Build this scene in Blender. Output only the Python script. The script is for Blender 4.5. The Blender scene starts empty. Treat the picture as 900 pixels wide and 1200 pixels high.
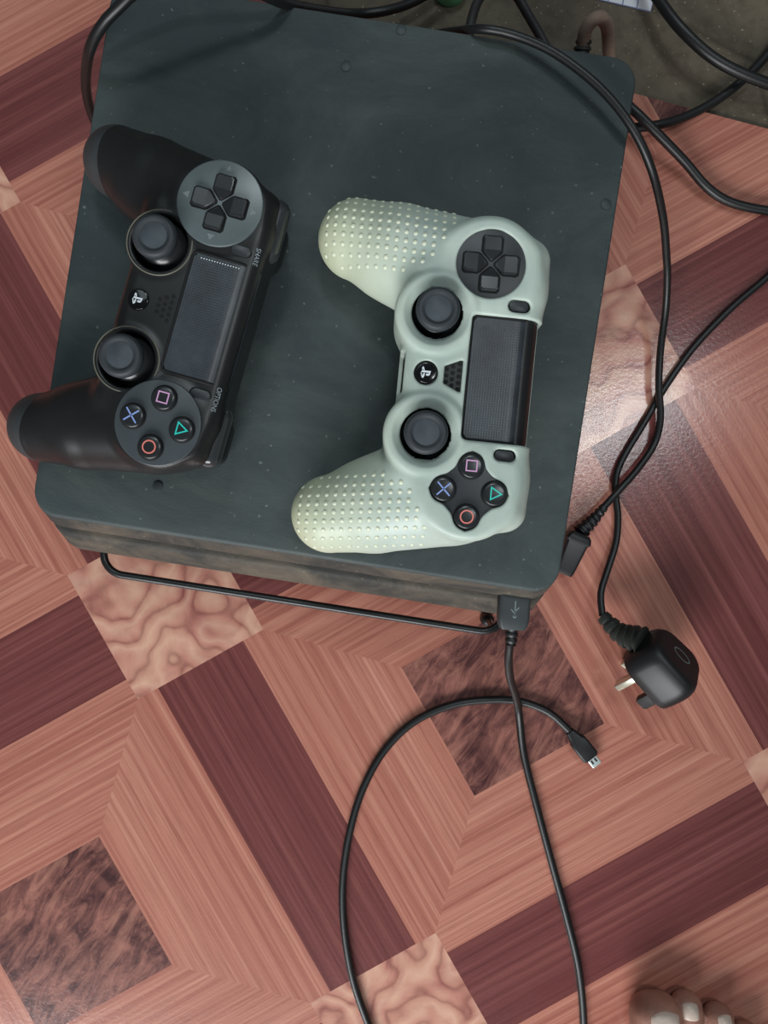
import bpy, bmesh, math, random
import numpy as np
from mathutils import Vector, Matrix

random.seed(7)
SC = bpy.context.scene
COL = SC.collection

# ------------------------------------------------------------------ camera
CAM_H = 0.434                       # lens height above the floor (m)
F_PX = 832.0                        # focal length in pixels of the 900x1200 frame
cam = bpy.data.cameras.new('camera')
cam.sensor_fit = 'VERTICAL'
cam.sensor_height = 36.0
cam.lens = F_PX / 1200.0 * 36.0
cam.clip_start = 0.01
camo = bpy.data.objects.new('camera', cam)
COL.objects.link(camo)
camo.location = (0, 0, CAM_H)
camo.rotation_euler = (0, 0, 0)     # straight down, image up = +Y
SC.camera = camo

# ------------------------------------------------------------------ light
world = bpy.data.worlds.new('room_light')
SC.world = world
world.use_nodes = True
bg = world.node_tree.nodes['Background']
bg.inputs['Color'].default_value = (0.80, 0.93, 1.0, 1)
bg.inputs['Strength'].default_value = 0.10


def area_light(name, loc, target, sx, sy, power, color):
    l = bpy.data.lights.new(name, 'AREA')
    l.shape = 'RECTANGLE'
    l.size, l.size_y = sx, sy
    l.energy = power
    l.color = color
    o = bpy.data.objects.new(name, l)
    COL.objects.link(o)
    o.location = loc
    d = Vector(target) - Vector(loc)
    o.rotation_euler = d.to_track_quat('-Z', 'Y').to_euler()
    return o


area_light('window_light', (0.12, 1.35, 2.20), (0.0, 0.0, 0.0), 0.34, 0.34, 8.5, (0.86, 0.96, 1.0))
area_light('sheen_panel_light', (-0.50, 1.15, 2.40), (0.0, 0.1, 0.0), 0.7, 0.7, 3.0, (0.80, 0.96, 1.0))  # soft panel added for the sheen on the upward-facing discs
area_light('ceiling_tube_light', (0.86, 0.34, 2.40), (0.3, 0.1, 0.0), 0.12, 0.70, 8.5, (0.92, 0.98, 1.0))
area_light('floor_fill_light', (-0.45, -1.78, 1.02), (0.0, -0.25, 0.0), 1.5, 0.8, 54.0, (0.97, 0.99, 1.0))  # unseen fill, added to brighten the floor towards the bottom of the frame

vs = SC.view_settings
vs.view_transform = 'Standard'
vs.look = 'None'
vs.exposure = 0.0
vs.gamma = 1.0
vs.use_curve_mapping = False


# ------------------------------------------------------------------ helpers
def W(px, py, z=0.0):
    """point of the place that stands at height z under pixel (px, py)"""
    s = (CAM_H - z) / F_PX
    return Vector(((px - 450.0) * s, (600.0 - py) * s, z))


def mesh_obj(name, verts, faces, mat=None, parent=None, smooth=False, loc=None):
    me = bpy.data.meshes.new(name)
    me.from_pydata([tuple(map(float, v)) for v in verts], [], [tuple(map(int, f)) for f in faces])
    me.update()
    return link_mesh(name, me, mat, parent, smooth, loc)


def link_mesh(name, me, mat=None, parent=None, smooth=False, loc=None):
    o = bpy.data.objects.new(name, me)
    COL.objects.link(o)
    if mat:
        me.materials.append(mat)
    if parent:
        o.parent = parent
    if loc is not None:
        o.location = loc
    if smooth:
        me.polygons.foreach_set('use_smooth', [True] * len(me.polygons))
    return o


def bm_obj(name, bm, mat=None, parent=None, smooth=False, loc=None):
    me = bpy.data.meshes.new(name)
    bm.normal_update()
    bm.to_mesh(me)
    bm.free()
    return link_mesh(name, me, mat, parent, smooth, loc)


def sharp(o, deg=40):
    try:
        o.data.set_sharp_from_angle(angle=math.radians(deg))
    except Exception:
        pass
    return o


def tag(o, label, cat, group=None):
    o['label'] = label
    o['category'] = cat
    if group:
        o['group'] = group
    return o


def empty(name, loc=(0, 0, 0), rz=0.0):
    o = bpy.data.objects.new(name, None)
    o.empty_display_size = 0.02
    COL.objects.link(o)
    o.location = loc
    o.rotation_euler = (0, 0, rz)
    return o


def catmull(pts, step=0.004):
    P = [Vector(p) for p in pts]
    P = [P[0] * 2 - P[1]] + P + [P[-1] * 2 - P[-2]]
    out = []
    for i in range(1, len(P) - 2):
        p0, p1, p2, p3 = P[i - 1:i + 3]
        n = max(2, int((p2 - p1).length / step))
        for k in range(n):
            t = k / n
            out.append(0.5 * ((2 * p1) + (p2 - p0) * t + (2 * p0 - 5 * p1 + 4 * p2 - p3) * t * t
                              + (3 * p1 - p0 - 3 * p2 + p3) * t ** 3))
    out.append(P[-2])
    return out


def tube_data(path, radii, seg=12, closed=False, squash=1.0):
    n = len(path)
    if not hasattr(radii, '__len__'):
        radii = [radii] * n
    verts, faces = [], []
    T = []
    for i in range(n):
        a = path[(i - 1) % n] if (closed or i > 0) else path[i]
        b = path[(i + 1) % n] if (closed or i < n - 1) else path[i]
        T.append((b - a).normalized())
    up = Vector((0, 0, 1)) if abs(T[0].z) < 0.9 else Vector((1, 0, 0))
    N = (up - T[0] * up.dot(T[0])).normalized()
    for i in range(n):
        N = (N - T[i] * N.dot(T[i])).normalized()
        B = T[i].cross(N)
        for k in range(seg):
            a = 2 * math.pi * k / seg
            verts.append(path[i] + (N * math.cos(a) * squash + B * math.sin(a)) * radii[i])
    rng = n if closed else n - 1
    for i in range(rng):
        j = (i + 1) % n
        for k in range(seg):
            l = (k + 1) % seg
            faces.append((i * seg + k, i * seg + l, j * seg + l, j * seg + k))
    if not closed:
        faces.append(tuple(range(seg - 1, -1, -1)))
        faces.append(tuple((n - 1) * seg + k for k in range(seg)))
    return verts, faces


def tube(name, path, radii, mat, parent=None, seg=12, closed=False):
    v, f = tube_data(path, radii, seg, closed)
    return sharp(mesh_obj(name, v, f, mat, parent, True), 50)


def rrect(hx, hy, r, n=6, cx=0.0, cy=0.0):
    """counter-clockwise rounded rectangle outline"""
    out = []
    for (sx, sy, a0) in ((1, -1, -90), (1, 1, 0), (-1, 1, 90), (-1, -1, 180)):
        for k in range(n + 1):
            a = math.radians(a0 + 90.0 * k / n)
            out.append((cx + sx * (hx - r) + r * math.cos(a), cy + sy * (hy - r) + r * math.sin(a)))
    return out


def circle(r, n=40, cx=0.0, cy=0.0):
    return [(cx + r * math.cos(2 * math.pi * k / n), cy + r * math.sin(2 * math.pi * k / n)) for k in range(n)]


def loft(rings, cap0=True, cap1=True):
    """rings: list of equally long lists of 3-D points, bottom to top"""
    n = len(rings[0])
    verts = [p for r in rings for p in r]
    faces = []
    for i in range(len(rings) - 1):
        for k in range(n):
            l = (k + 1) % n
            faces.append((i * n + k, i * n + l, (i + 1) * n + l, (i + 1) * n + k))
    if cap0:
        faces.append(tuple(range(n - 1, -1, -1)))
    if cap1:
        faces.append(tuple((len(rings) - 1) * n + k for k in range(n)))
    return verts, faces


def inset_ring(outline, d, cx=None, cy=None):
    """move an outline inwards by d along its corner normals"""
    n = len(outline)
    out = []
    for i in range(n):
        a, b = Vector(outline[i - 1]), Vector(outline[(i + 1) % n])
        t = (b - a)
        t = t.normalized() if t.length > 1e-9 else Vector((1, 0))
        out.append((outline[i][0] - t.y * d, outline[i][1] + t.x * d))
    return out


def slab(outline, z0, z1, bev, steps=3, shift=None, bottom=True):
    """plate with rounded top (and bottom) edges; shift(z) moves a level in y"""
    sh = shift or (lambda z: 0.0)
    lv = []
    if bottom:
        for k in range(steps + 1):
            a = math.pi / 2 * k / steps
            lv.append((z0 + bev * (1 - math.sin(a)) if False else z0 + bev * (1 - math.cos(a)), bev * (1 - math.sin(a))))
    else:
        lv.append((z0, 0.0))
    for k in range(steps + 1):
        a = math.pi / 2 * k / steps
        lv.append((z1 - bev * (1 - math.sin(a)), bev * (1 - math.cos(a))))
    rings = []
    for z, d in lv:
        o = inset_ring(outline, d) if d > 0 else outline
        rings.append([(x, y + sh(z), z) for x, y in o])
    return loft(rings)


def mm(verts):
    return [(v[0] * .001, v[1] * .001, v[2] * .001) for v in verts]


# ------------------------------------------------------------------ materials
class NT:
    def __init__(self, name):
        self.m = bpy.data.materials.new(name)
        self.m.use_nodes = True
        self.t = self.m.node_tree
        self.b = self.t.nodes['Principled BSDF']

    def n(self, kind, **kw):
        nd = self.t.nodes.new(kind)
        for k, v in kw.items():
            if k in nd.inputs:
                nd.inputs[k].default_value = v
            else:
                setattr(nd, k, v)
        return nd

    def l(self, a, b):
        self.t.links.new(a, b)

    def ramp(self, fac, stops):
        r = self.n('ShaderNodeValToRGB')
        e = r.color_ramp.elements
        while len(e) < len(stops):
            e.new(0.5)
        for i, (p, c) in enumerate(stops):
            e[i].position = p
            e[i].color = (*c, 1) if len(c) == 3 else c
        self.l(fac, r.inputs[0])
        return r.outputs[0]

    def mix(self, fac, a, b, mode='MIX'):
        m = self.n('ShaderNodeMix', data_type='RGBA', blend_type=mode)
        for sock, v in ((m.inputs[0], fac), (m.inputs[6], a), (m.inputs[7], b)):
            if hasattr(v, 'is_output'):
                self.l(v, sock)
            elif isinstance(v, (int, float)):
                sock.default_value = v
            else:
                sock.default_value = (*v, 1)
        return m.outputs[2]

    def noise(self, vec, scale, detail=4, rough=0.55, dist=0.0):
        nd = self.n('ShaderNodeTexNoise', Scale=scale, Detail=detail, Roughness=rough, Distortion=dist)
        if vec is not None:
            self.l(vec, nd.inputs['Vector'])
        return nd.outputs[0]

    def mapping(self, vec, scale=(1, 1, 1), rot=(0, 0, 0), loc=(0, 0, 0)):
        nd = self.n('ShaderNodeMapping')
        nd.inputs['Scale'].default_value = scale
        nd.inputs['Rotation'].default_value = rot
        nd.inputs['Location'].default_value = loc
        self.l(vec, nd.inputs['Vector'])
        return nd.outputs[0]

    def bump(self, h, strength, dist):
        b = self.n('ShaderNodeBump', Strength=strength, Distance=dist)
        self.l(h, b.inputs['Height'])
        self.l(b.outputs[0], self.b.inputs['Normal'])

    def set(self, **kw):
        for k, v in kw.items():
            self.b.inputs[k].default_value = v
        return self


def srgb(r, g, b):
    def f(c):
        c /= 255.0
        return c / 12.92 if c <= 0.04045 else ((c + 0.055) / 1.055) ** 2.4
    return (f(r), f(g), f(b))


def plain(name, col, rough=0.5, metallic=0.0, spec=0.5, noise_scale=None, amount=0.25, bump=0.0, bdist=0.0003):
    t = NT(name)
    t.set(Roughness=rough, Metallic=metallic)
    t.b.inputs['Specular IOR Level'].default_value = spec
    if noise_scale:
        tc = t.n('ShaderNodeTexCoord')
        nz = t.noise(tc.outputs['Object'], noise_scale, 6, 0.6)
        a = tuple(c * (1 - amount) for c in col)
        b = tuple(min(1, c * (1 + amount)) for c in col)
        t.l(t.ramp(nz, [(0.3, a), (0.7, b)]), t.b.inputs['Base Color'])
        if bump:
            t.bump(nz, bump, bdist)
    else:
        t.b.inputs['Base Color'].default_value = (*col, 1)
    return t.m


def wood(name, base, line, pale, lines=400.0, gloss=0.19):
    t = NT(name)
    uv = t.n('ShaderNodeUVMap')
    oi = t.n('ShaderNodeObjectInfo')
    add = t.n('ShaderNodeVectorMath', operation='ADD')
    cmb = t.n('ShaderNodeCombineXYZ')
    mul = t.n('ShaderNodeMath', operation='MULTIPLY')
    mul.inputs[1].default_value = 37.0
    t.l(oi.outputs['Random'], mul.inputs[0])
    t.l(mul.outputs[0], cmb.inputs[2])
    t.l(uv.outputs[0], add.inputs[0])
    t.l(cmb.outputs[0], add.inputs[1])
    v = add.outputs[0]
    fine = t.noise(t.mapping(v, (2.5, lines, 1)), 1.0, 3, 0.6, 0.1)
    broad = t.noise(t.mapping(v, (3, 45, 1)), 1.0, 3, 0.5, 0.3)
    pores = t.noise(t.mapping(v, (45, 900, 1)), 1.0, 2, 0.5)
    c1 = t.ramp(fine, [(0.36, line), (0.56, base), (0.72, pale)])
    c2 = t.ramp(broad, [(0.3, line), (0.5, base), (0.72, pale)])
    c = t.mix(0.30, c1, c2)
    pr = t.ramp(pores, [(0.30, (0.80, 0.78, 0.78)), (0.5, (1, 1, 1))])
    c = t.mix(0.7, c, pr, 'MULTIPLY')
    t.l(c, t.b.inputs['Base Color'])
    t.set(Roughness=gloss)
    tc = t.n('ShaderNodeTexCoord')
    vinyl_relief(t, tc)
    return t.m


def vinyl_relief(t, tc):
    g = t.n('ShaderNodeNewGeometry')
    a = t.noise(g.outputs['Position'], 420.0, 3, 0.6)
    t.bump(a, 0.06, 0.0012)


def burl_light(name):
    t = NT(name)
    uv = t.n('ShaderNodeUVMap')
    oi = t.n('ShaderNodeObjectInfo')
    cmb = t.n('ShaderNodeCombineXYZ')
    mul = t.n('ShaderNodeMath', operation='MULTIPLY')
    mul.inputs[1].default_value = 5.0
    t.l(oi.outputs['Random'], mul.inputs[0])
    t.l(mul.outputs[0], cmb.inputs[2])
    add = t.n('ShaderNodeVectorMath', operation='ADD')
    t.l(uv.outputs[0], add.inputs[0])
    t.l(cmb.outputs[0], add.inputs[1])
    v = add.outputs[0]
    wv = t.n('ShaderNodeTexWave', wave_type='BANDS', wave_profile='SAW')
    for k, x in (('Scale', 11.0), ('Distortion', 15.0), ('Detail', 1.8), ('Detail Scale', 2.2), ('Detail Roughness', 0.62)):
        wv.inputs[k].default_value = x
    t.l(v, wv.inputs['Vector'])
    c1 = t.ramp(wv.outputs[1], [(0.0, srgb(128, 74, 70)), (0.12, srgb(184, 128, 112)), (0.45, srgb(214, 170, 148)),
                                (0.8, srgb(190, 130, 116)), (1.0, srgb(128, 72, 68))])
    cloud = t.noise(v, 21.0, 5, 0.6, 1.6)
    c2 = t.ramp(cloud, [(0.36, srgb(150, 88, 84)), (0.5, srgb(200, 146, 126)), (0.64, srgb(222, 180, 152))])
    c = t.mix(0.36, c1, c2)
    t.l(c, t.b.inputs['Base Color'])
    t.set(Roughness=0.17)
    vinyl_relief(t, None)
    return t.m


def burl_dark(name):
    t = NT(name)
    uv = t.n('ShaderNodeUVMap')
    oi = t.n('ShaderNodeObjectInfo')
    cmb = t.n('ShaderNodeCombineXYZ')
    mul = t.n('ShaderNodeMath', operation='MULTIPLY')
    mul.inputs[1].default_value = 9.0
    t.l(oi.outputs['Random'], mul.inputs[0])
    t.l(mul.outputs[0], cmb.inputs[2])
    add = t.n('ShaderNodeVectorMath', operation='ADD')
    t.l(uv.outputs[0], add.inputs[0])
    t.l(cmb.outputs[0], add.inputs[1])
    v = t.mapping(t.mapping(add.outputs[0], (1, 1, 1), (0, 0, math.radians(-117))), (34, 115, 30))
    a = t.noise(v, 1.0, 8, 0.72, 0.9)
    b = t.noise(t.mapping(add.outputs[0], (38, 42, 38)), 1.0, 3, 0.5, 1.0)
    c1 = t.ramp(a, [(0.36, srgb(54, 32, 35)), (0.46, srgb(98, 60, 57)), (0.55, srgb(146, 96, 86)), (0.68, srgb(178, 126, 108))])
    c2 = t.ramp(b, [(0.38, srgb(66, 40, 43)), (0.62, srgb(152, 100, 90))])
    t.l(t.mix(0.38, c1, c2), t.b.inputs['Base Color'])
    t.set(Roughness=0.19)
    vinyl_relief(t, None)
    return t.m


def concrete(name):
    t = NT(name)
    tc = t.n('ShaderNodeTexCoord')
    o = tc.outputs['Object']
    a = t.noise(o, 9.0, 8, 0.65, 0.4)
    b = t.noise(o, 140.0, 4, 0.6)
    c = t.ramp(a, [(0.3, srgb(66, 59, 49)), (0.5, srgb(92, 83, 69)), (0.7, srgb(108, 99, 84))])
    c = t.mix(0.6, c, t.ramp(b, [(0.32, (0.55, 0.52, 0.48)), (0.55, (1, 1, 1))]), 'MULTIPLY')
    vo = t.n('ShaderNodeTexVoronoi', feature='DISTANCE_TO_EDGE', Scale=4.2)
    t.l(t.mapping(o, (1, 1, 1), (0, 0, 0.5), (0.11, 0.06, 0)), vo.inputs['Vector'])
    crack = t.ramp(vo.outputs['Distance'], [(0.0, (0.35, 0.32, 0.3)), (0.012, (1, 1, 1))])
    c = t.mix(0.7, c, crack, 'MULTIPLY')
    sp = t.noise(o, 420.0, 1, 0.5)
    c = t.mix(t.ramp(sp, [(0.70, (0, 0, 0)), (0.76, (0.6, 0.6, 0.6))]), c, srgb(170, 160, 140))
    t.l(c, t.b.inputs['Base Color'])
    t.set(Roughness=0.85)
    t.bump(b, 0.5, 0.001)
    return t.m


def dusty_black(name, col, dust, rough=0.6, amount=0.35, scale=14.0, specks=True, weave=0.0):
    t = NT(name)
    tc = t.n('ShaderNodeTexCoord')
    o = tc.outputs['Object']
    a = t.noise(t.mapping(o, (1, 1.8, 1), (0, 0, 0.5)), scale, 7, 0.7, 0.6)
    f = t.ramp(a, [(0.42, (0, 0, 0)), (0.8, (amount,) * 3)])
    c = t.mix(f, col, dust)
    if specks:
        s = t.noise(o, 330.0, 1, 0.4)
        c = t.mix(t.ramp(s, [(0.735, (0, 0, 0)), (0.78, (0.55, 0.55, 0.55))]), c, dust)
    t.l(c, t.b.inputs['Base Color'])
    t.set(Roughness=rough)
    b = t.noise(o, 900.0, 2, 0.6)
    t.bump(b, 0.25 + weave, 0.0004)
    return t.m


def translucent_rubber(name):
    t = NT(name)
    tc = t.n('ShaderNodeTexCoord')
    o = tc.outputs['Object']
    a = t.noise(o, 30.0, 4, 0.6)
    grad = t.n('ShaderNodeSeparateXYZ')
    t.l(o, grad.inputs[0])
    base = t.ramp(a, [(0.34, srgb(172, 187, 178)), (0.66, srgb(192, 205, 195))])
    mr = t.n('ShaderNodeMapRange')
    mr.inputs['From Min'].default_value = -0.030
    mr.inputs['From Max'].default_value = -0.078
    t.l(grad.outputs[1], mr.inputs['Value'])
    c = t.mix(mr.outputs[0], base, srgb(196, 201, 170))         # yellowed towards the grips
    t.l(c, t.b.inputs['Base Color'])
    t.set(Roughness=0.42)
    t.b.inputs['Subsurface Weight'].default_value = 0.35
    t.b.inputs['Subsurface Radius'].default_value = (1.0, 1.0, 0.8)
    t.b.inputs['Subsurface Scale'].default_value = 0.003
    return t.m


def touchpad_mat(name):
    t = NT(name)
    tc = t.n('ShaderNodeTexCoord')
    ch = t.n('ShaderNodeTexVoronoi', Scale=900.0)
    ch.inputs['Randomness'].default_value = 0.0
    t.l(tc.outputs['Object'], ch.inputs['Vector'])
    h = t.ramp(ch.outputs['Distance'], [(0.2, (1, 1, 1)), (0.5, (0, 0, 0))])
    sm = t.noise(tc.outputs['Object'], 60.0, 4, 0.6)
    c = t.ramp(sm, [(0.35, srgb(40, 44, 50)), (0.7, srgb(60, 68, 74))])
    t.l(t.mix(0.22, c, t.ramp(ch.outputs['Distance'], [(0.25, (1, 1, 1)), (0.5, (0.55, 0.55, 0.55))]), 'MULTIPLY'), t.b.inputs['Base Color'])
    t.set(Roughness=0.34)
    t.bump(h, 0.12, 0.0003)
    return t.m


def skin(name):
    t = NT(name)
    tc = t.n('ShaderNodeTexCoord')
    a = t.noise(tc.outputs['Object'], 55.0, 5, 0.6)
    b = t.noise(tc.outputs['Object'], 700.0, 3, 0.6)
    t.l(t.ramp(a, [(0.3, srgb(140, 96, 82)), (0.7, srgb(176, 128, 110))]), t.b.inputs['Base Color'])
    t.set(Roughness=0.55)
    t.b.inputs['Subsurface Weight'].default_value = 0.15
    t.b.inputs['Subsurface Radius'].default_value = (1.0, 0.4, 0.25)
    t.b.inputs['Subsurface Scale'].default_value = 0.003
    t.bump(b, 0.35, 0.0006)
    return t.m


def grid_paper(name):
    t = NT(name)
    tc = t.n('ShaderNodeTexCoord')
    br = t.n('ShaderNodeTexBrick')
    br.offset = 0.0
    for k, v in (('Scale', 1.0), ('Mortar Size', 0.0004), ('Brick Width', 0.009), ('Row Height', 0.007), ('Mortar Smooth', 0.1)):
        br.inputs[k].default_value = v
    br.inputs['Color1'].default_value = (*srgb(214, 216, 222), 1)
    br.inputs['Color2'].default_value = (*srgb(208, 212, 220), 1)
    br.inputs['Mortar'].default_value = (*srgb(120, 128, 160), 1)
    t.l(tc.outputs['Object'], br.inputs['Vector'])
    t.l(br.outputs[0], t.b.inputs['Base Color'])
    t.set(Roughness=0.8)
    return t.m


M = {}
M['strip'] = wood('printed_salmon_wood', srgb(182, 121, 104), srgb(154, 91, 79), srgb(201, 145, 125))
M['band'] = wood('printed_dark_wood', srgb(117, 66, 64), srgb(96, 49, 49), srgb(137, 83, 79), 300.0)
M['burl'] = burl_light('printed_pale_burl')
M['dburl'] = burl_dark('printed_dark_burl')
M['vinyl'] = plain('vinyl_backing', srgb(150, 84, 72), 0.5)
M['concrete'] = concrete('bare_concrete')
M['console'] = dusty_black('console_matte', srgb(46, 56, 58), srgb(116, 126, 120), 0.62, 0.30, 11.0)
M['console_side'] = dusty_black('console_side_dusty', srgb(48, 48, 45), srgb(132, 118, 100), 0.72, 0.62, 26.0)
M['dot'] = plain('rubber_dot', srgb(44, 52, 54), 0.5)
M['groove'] = plain('groove_black', srgb(16, 17, 18), 0.6)
M['shell'] = plain('shell_black', srgb(28, 29, 30), 0.36, 0, 0.45, 60, 0.18, 0.06)
M['shell_rear'] = plain('shell_rear_charcoal', srgb(54, 56, 58), 0.55, 0, 0.4, 60, 0.15, 0.1)
M['disc2'] = plain('button_disc_sheen_grey', srgb(66, 72, 76), 0.32, 0, 0.5, 60, 0.12)  # weaker share of that overhead sheen put into the colour
M['disc'] = plain('pad_disc_sheen_grey', srgb(86, 96, 98), 0.30, 0, 0.5, 60, 0.12)  # lightened: sheen reflected from overhead is put into the colour
M['disc_dark'] = plain('pad_disc_dark', srgb(38, 42, 46), 0.40, 0, 0.5, 60, 0.12)
M['key'] = plain('key_black', srgb(36, 38, 40), 0.26)
M['stick'] = plain('stick_rubber', srgb(50, 55, 60), 0.55, 0, 0.4, 90, 0.12, 0.1)
M['stick_top'] = plain('stick_rubber_worn', srgb(66, 74, 80), 0.5, 0, 0.4, 120, 0.2, 0.1)
M['rim'] = plain('worn_rim', srgb(104, 102, 90), 0.4)
M['gloss'] = plain('gloss_black', srgb(14, 15, 18), 0.10)
M['bumper'] = plain('bumper_gloss', srgb(52, 54, 56), 0.16)
M['pad'] = touchpad_mat('touchpad_dotted')
M['grey'] = plain('mark_grey', srgb(112, 122, 124), 0.5)
M['white'] = plain('mark_white', srgb(226, 234, 240), 0.5)
M['lettering'] = plain('lettering_pale', srgb(150, 160, 166), 0.5)
M['pink'] = plain('mark_pink', srgb(208, 158, 200), 0.4)
M['blue'] = plain('mark_blue', srgb(140, 165, 225), 0.4)
M['green'] = plain('mark_green', srgb(40, 205, 190), 0.4)
M['red'] = plain('mark_red', srgb(226, 128, 116), 0.4)
M['hole'] = plain('hole_black', srgb(6, 6, 7), 0.8)
M['sleeve'] = translucent_rubber('milky_silicone')
M['nub'] = plain('nub_silicone', srgb(214, 220, 196), 0.4)
M['cable'] = plain('cable_black', srgb(19, 20, 21), 0.42, 0, 0.5, 50, 0.2)
M['cable_dusty'] = plain('cable_dusty', srgb(40, 40, 40), 0.55, 0, 0.4, 70, 0.3)
M['cable_brown'] = plain('cable_brown_dusty', srgb(134, 114, 102), 0.75, 0, 0.3, 70, 0.25)
M['plug'] = plain('plug_black', srgb(22, 23, 25), 0.46, 0, 0.5, 60, 0.2)
M['relief'] = plain('strain_relief', srgb(40, 44, 40), 0.5, 0, 0.4, 80, 0.3)
M['usb'] = plain('usb_overmould', srgb(50, 56, 58), 0.5, 0, 0.5, 60, 0.2)
M['wire'] = plain('painted_wire', srgb(24, 25, 26), 0.35, 0, 0.5, 60, 0.2)
M['metal'] = plain('nickel', srgb(206, 216, 212), 0.35, 0.45)
M['brass'] = plain('pin_metal', srgb(206, 204, 186), 0.3, 0.8)
M['skin'] = skin('skin_brown')
M['nail'] = plain('nail_pale', srgb(206, 186, 172), 0.35, 0, 0.5, 150, 0.08)
M['paper'] = grid_paper('grid_paper')
M['mint'] = plain('mint_plastic', srgb(130, 205, 150), 0.4)
M['wall'] = plain('painted_wall', srgb(120, 112, 100), 0.9, 0, 0.3, 5, 0.1)


# ------------------------------------------------------------------ the setting: concrete, vinyl, wall
o = mesh_obj('floor', [(-1.6, -1.6, -.0022), (1.6, -1.6, -.0022), (1.6, 1.3, -.0022), (-1.6, 1.3, -.0022),
                       (-1.6, -1.6, -.06), (1.6, -1.6, -.06), (1.6, 1.3, -.06), (-1.6, 1.3, -.06)],
             [(0, 1, 2, 3), (7, 6, 5, 4), (0, 4, 5, 1), (1, 5, 6, 2), (2, 6, 7, 3), (3, 7, 4, 0)], M['concrete'])
o['kind'] = 'structure'
o['label'] = 'bare grey-brown concrete floor beyond the edge of the vinyl'

# printed vinyl: a lattice of pale burl squares, dark bands and framed dark burl squares
LAT = None


def lattice_fit():
    h, b = .0985, .145
    pts = [((b, -h), (190, 808)), ((b, h), (288, 750)), ((1 - b, -h), (385, 1158)), ((1 - b, h), (485, 1104)),
           ((-h, -b), (95, 700)), ((h, -b), (145, 795)), ((1 - h, b), (526, 1119)), ((-h, 1 + b), (745, 330)),
           ((h, 1 + b), (797, 432)), ((b, 1 - h), (695, 522)), ((b, 1 + h), (795, 469)), ((.35, .35), (473, 780)),
           ((.65, .35), (553, 930)), ((.65, .65), (707, 850)), ((.35, -.35), (115, 983)), ((.65, -.35), (200, 1130)),
           ((1 - b, 1 - b), (872, 898)), ((-1 + b, b), (20, 238)), ((-1 + h, b), (12, 213))]
    A = np.array([(u, v, 1.0) for (u, v), _ in pts])
    Y = np.array([tuple(W(*p))[:2] for _, p in pts])
    return np.linalg.lstsq(A, Y, rcond=None)[0]           # rows: e_u, e_v, origin


LAT = lattice_fit()
S = 0.30


def lat(u, v):
    p = u * LAT[0] + v * LAT[1] + LAT[2]
    return float(p[0]), float(p[1])


VE = [W(345, 4), W(750, 116), W(900, 151)]                # free edge of the vinyl
e_dir = (VE[2] - VE[1]).normalized()
e_dir = (VE[2] - VE[0]).normalized()
e_nrm = Vector((-e_dir.y, e_dir.x, 0))                    # towards the concrete
TH = 0.0018

vinyl = empty('vinyl_floor', (0, 0, 0))
vinyl['kind'] = 'structure'
vinyl['label'] = 'glossy vinyl flooring printed with red-brown parquet squares'


def clip_piece(name, poly, grain, mat, top=0.0, bot=-TH):
    """poly in lattice units; grain 'u' or 'v' is the direction of the wood grain"""
    bm = bmesh.new()
    uvl = bm.loops.layers.uv.new('UVMap')
    n = len(poly)
    area = sum(poly[i][0] * poly[(i + 1) % n][1] - poly[(i + 1) % n][0] * poly[i][1] for i in range(n))
    P = [lat(*p) for p in poly]
    ar = sum(P[i][0] * P[(i + 1) % n][1] - P[(i + 1) % n][0] * P[i][1] for i in range(n))
    if ar < 0:
        P = P[::-1]
        poly = poly[::-1]
    vt = [bm.verts.new((x, y, top)) for x, y in P]
    vb = [bm.verts.new((x, y, bot)) for x, y in P]
    faces = [(bm.faces.new(vt), poly)]
    faces.append((bm.faces.new(vb[::-1]), poly[::-1]))
    for i in range(n):
        j = (i + 1) % n
        faces.append((bm.faces.new((vt[i], vb[i], vb[j], vt[j])), (poly[i], poly[i], poly[j], poly[j])))
    for f, pl in faces:
        for lp, (u, v) in zip(f.loops, pl):
            lp[uvl].uv = (u * S, v * S) if grain == 'u' else (v * S, u * S)
    g = bmesh.ops.bisect_plane(bm, geom=bm.verts[:] + bm.edges[:] + bm.faces[:], plane_co=VE[0], plane_no=e_nrm, clear_outer=True)
    cut = [e for e in g['geom_cut'] if isinstance(e, bmesh.types.BMEdge)]
    if cut:
        bmesh.ops.edgeloop_fill(bm, edges=cut)
    if len(bm.verts) < 4:
        bm.free()
        return None
    cx = sum((v.co for v in bm.verts), Vector()) / len(bm.verts)
    cx.z = 0
    bmesh.ops.translate(bm, verts=bm.verts, vec=-cx)
    return bm_obj(name, bm, mat, vinyl, False, cx)


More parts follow.
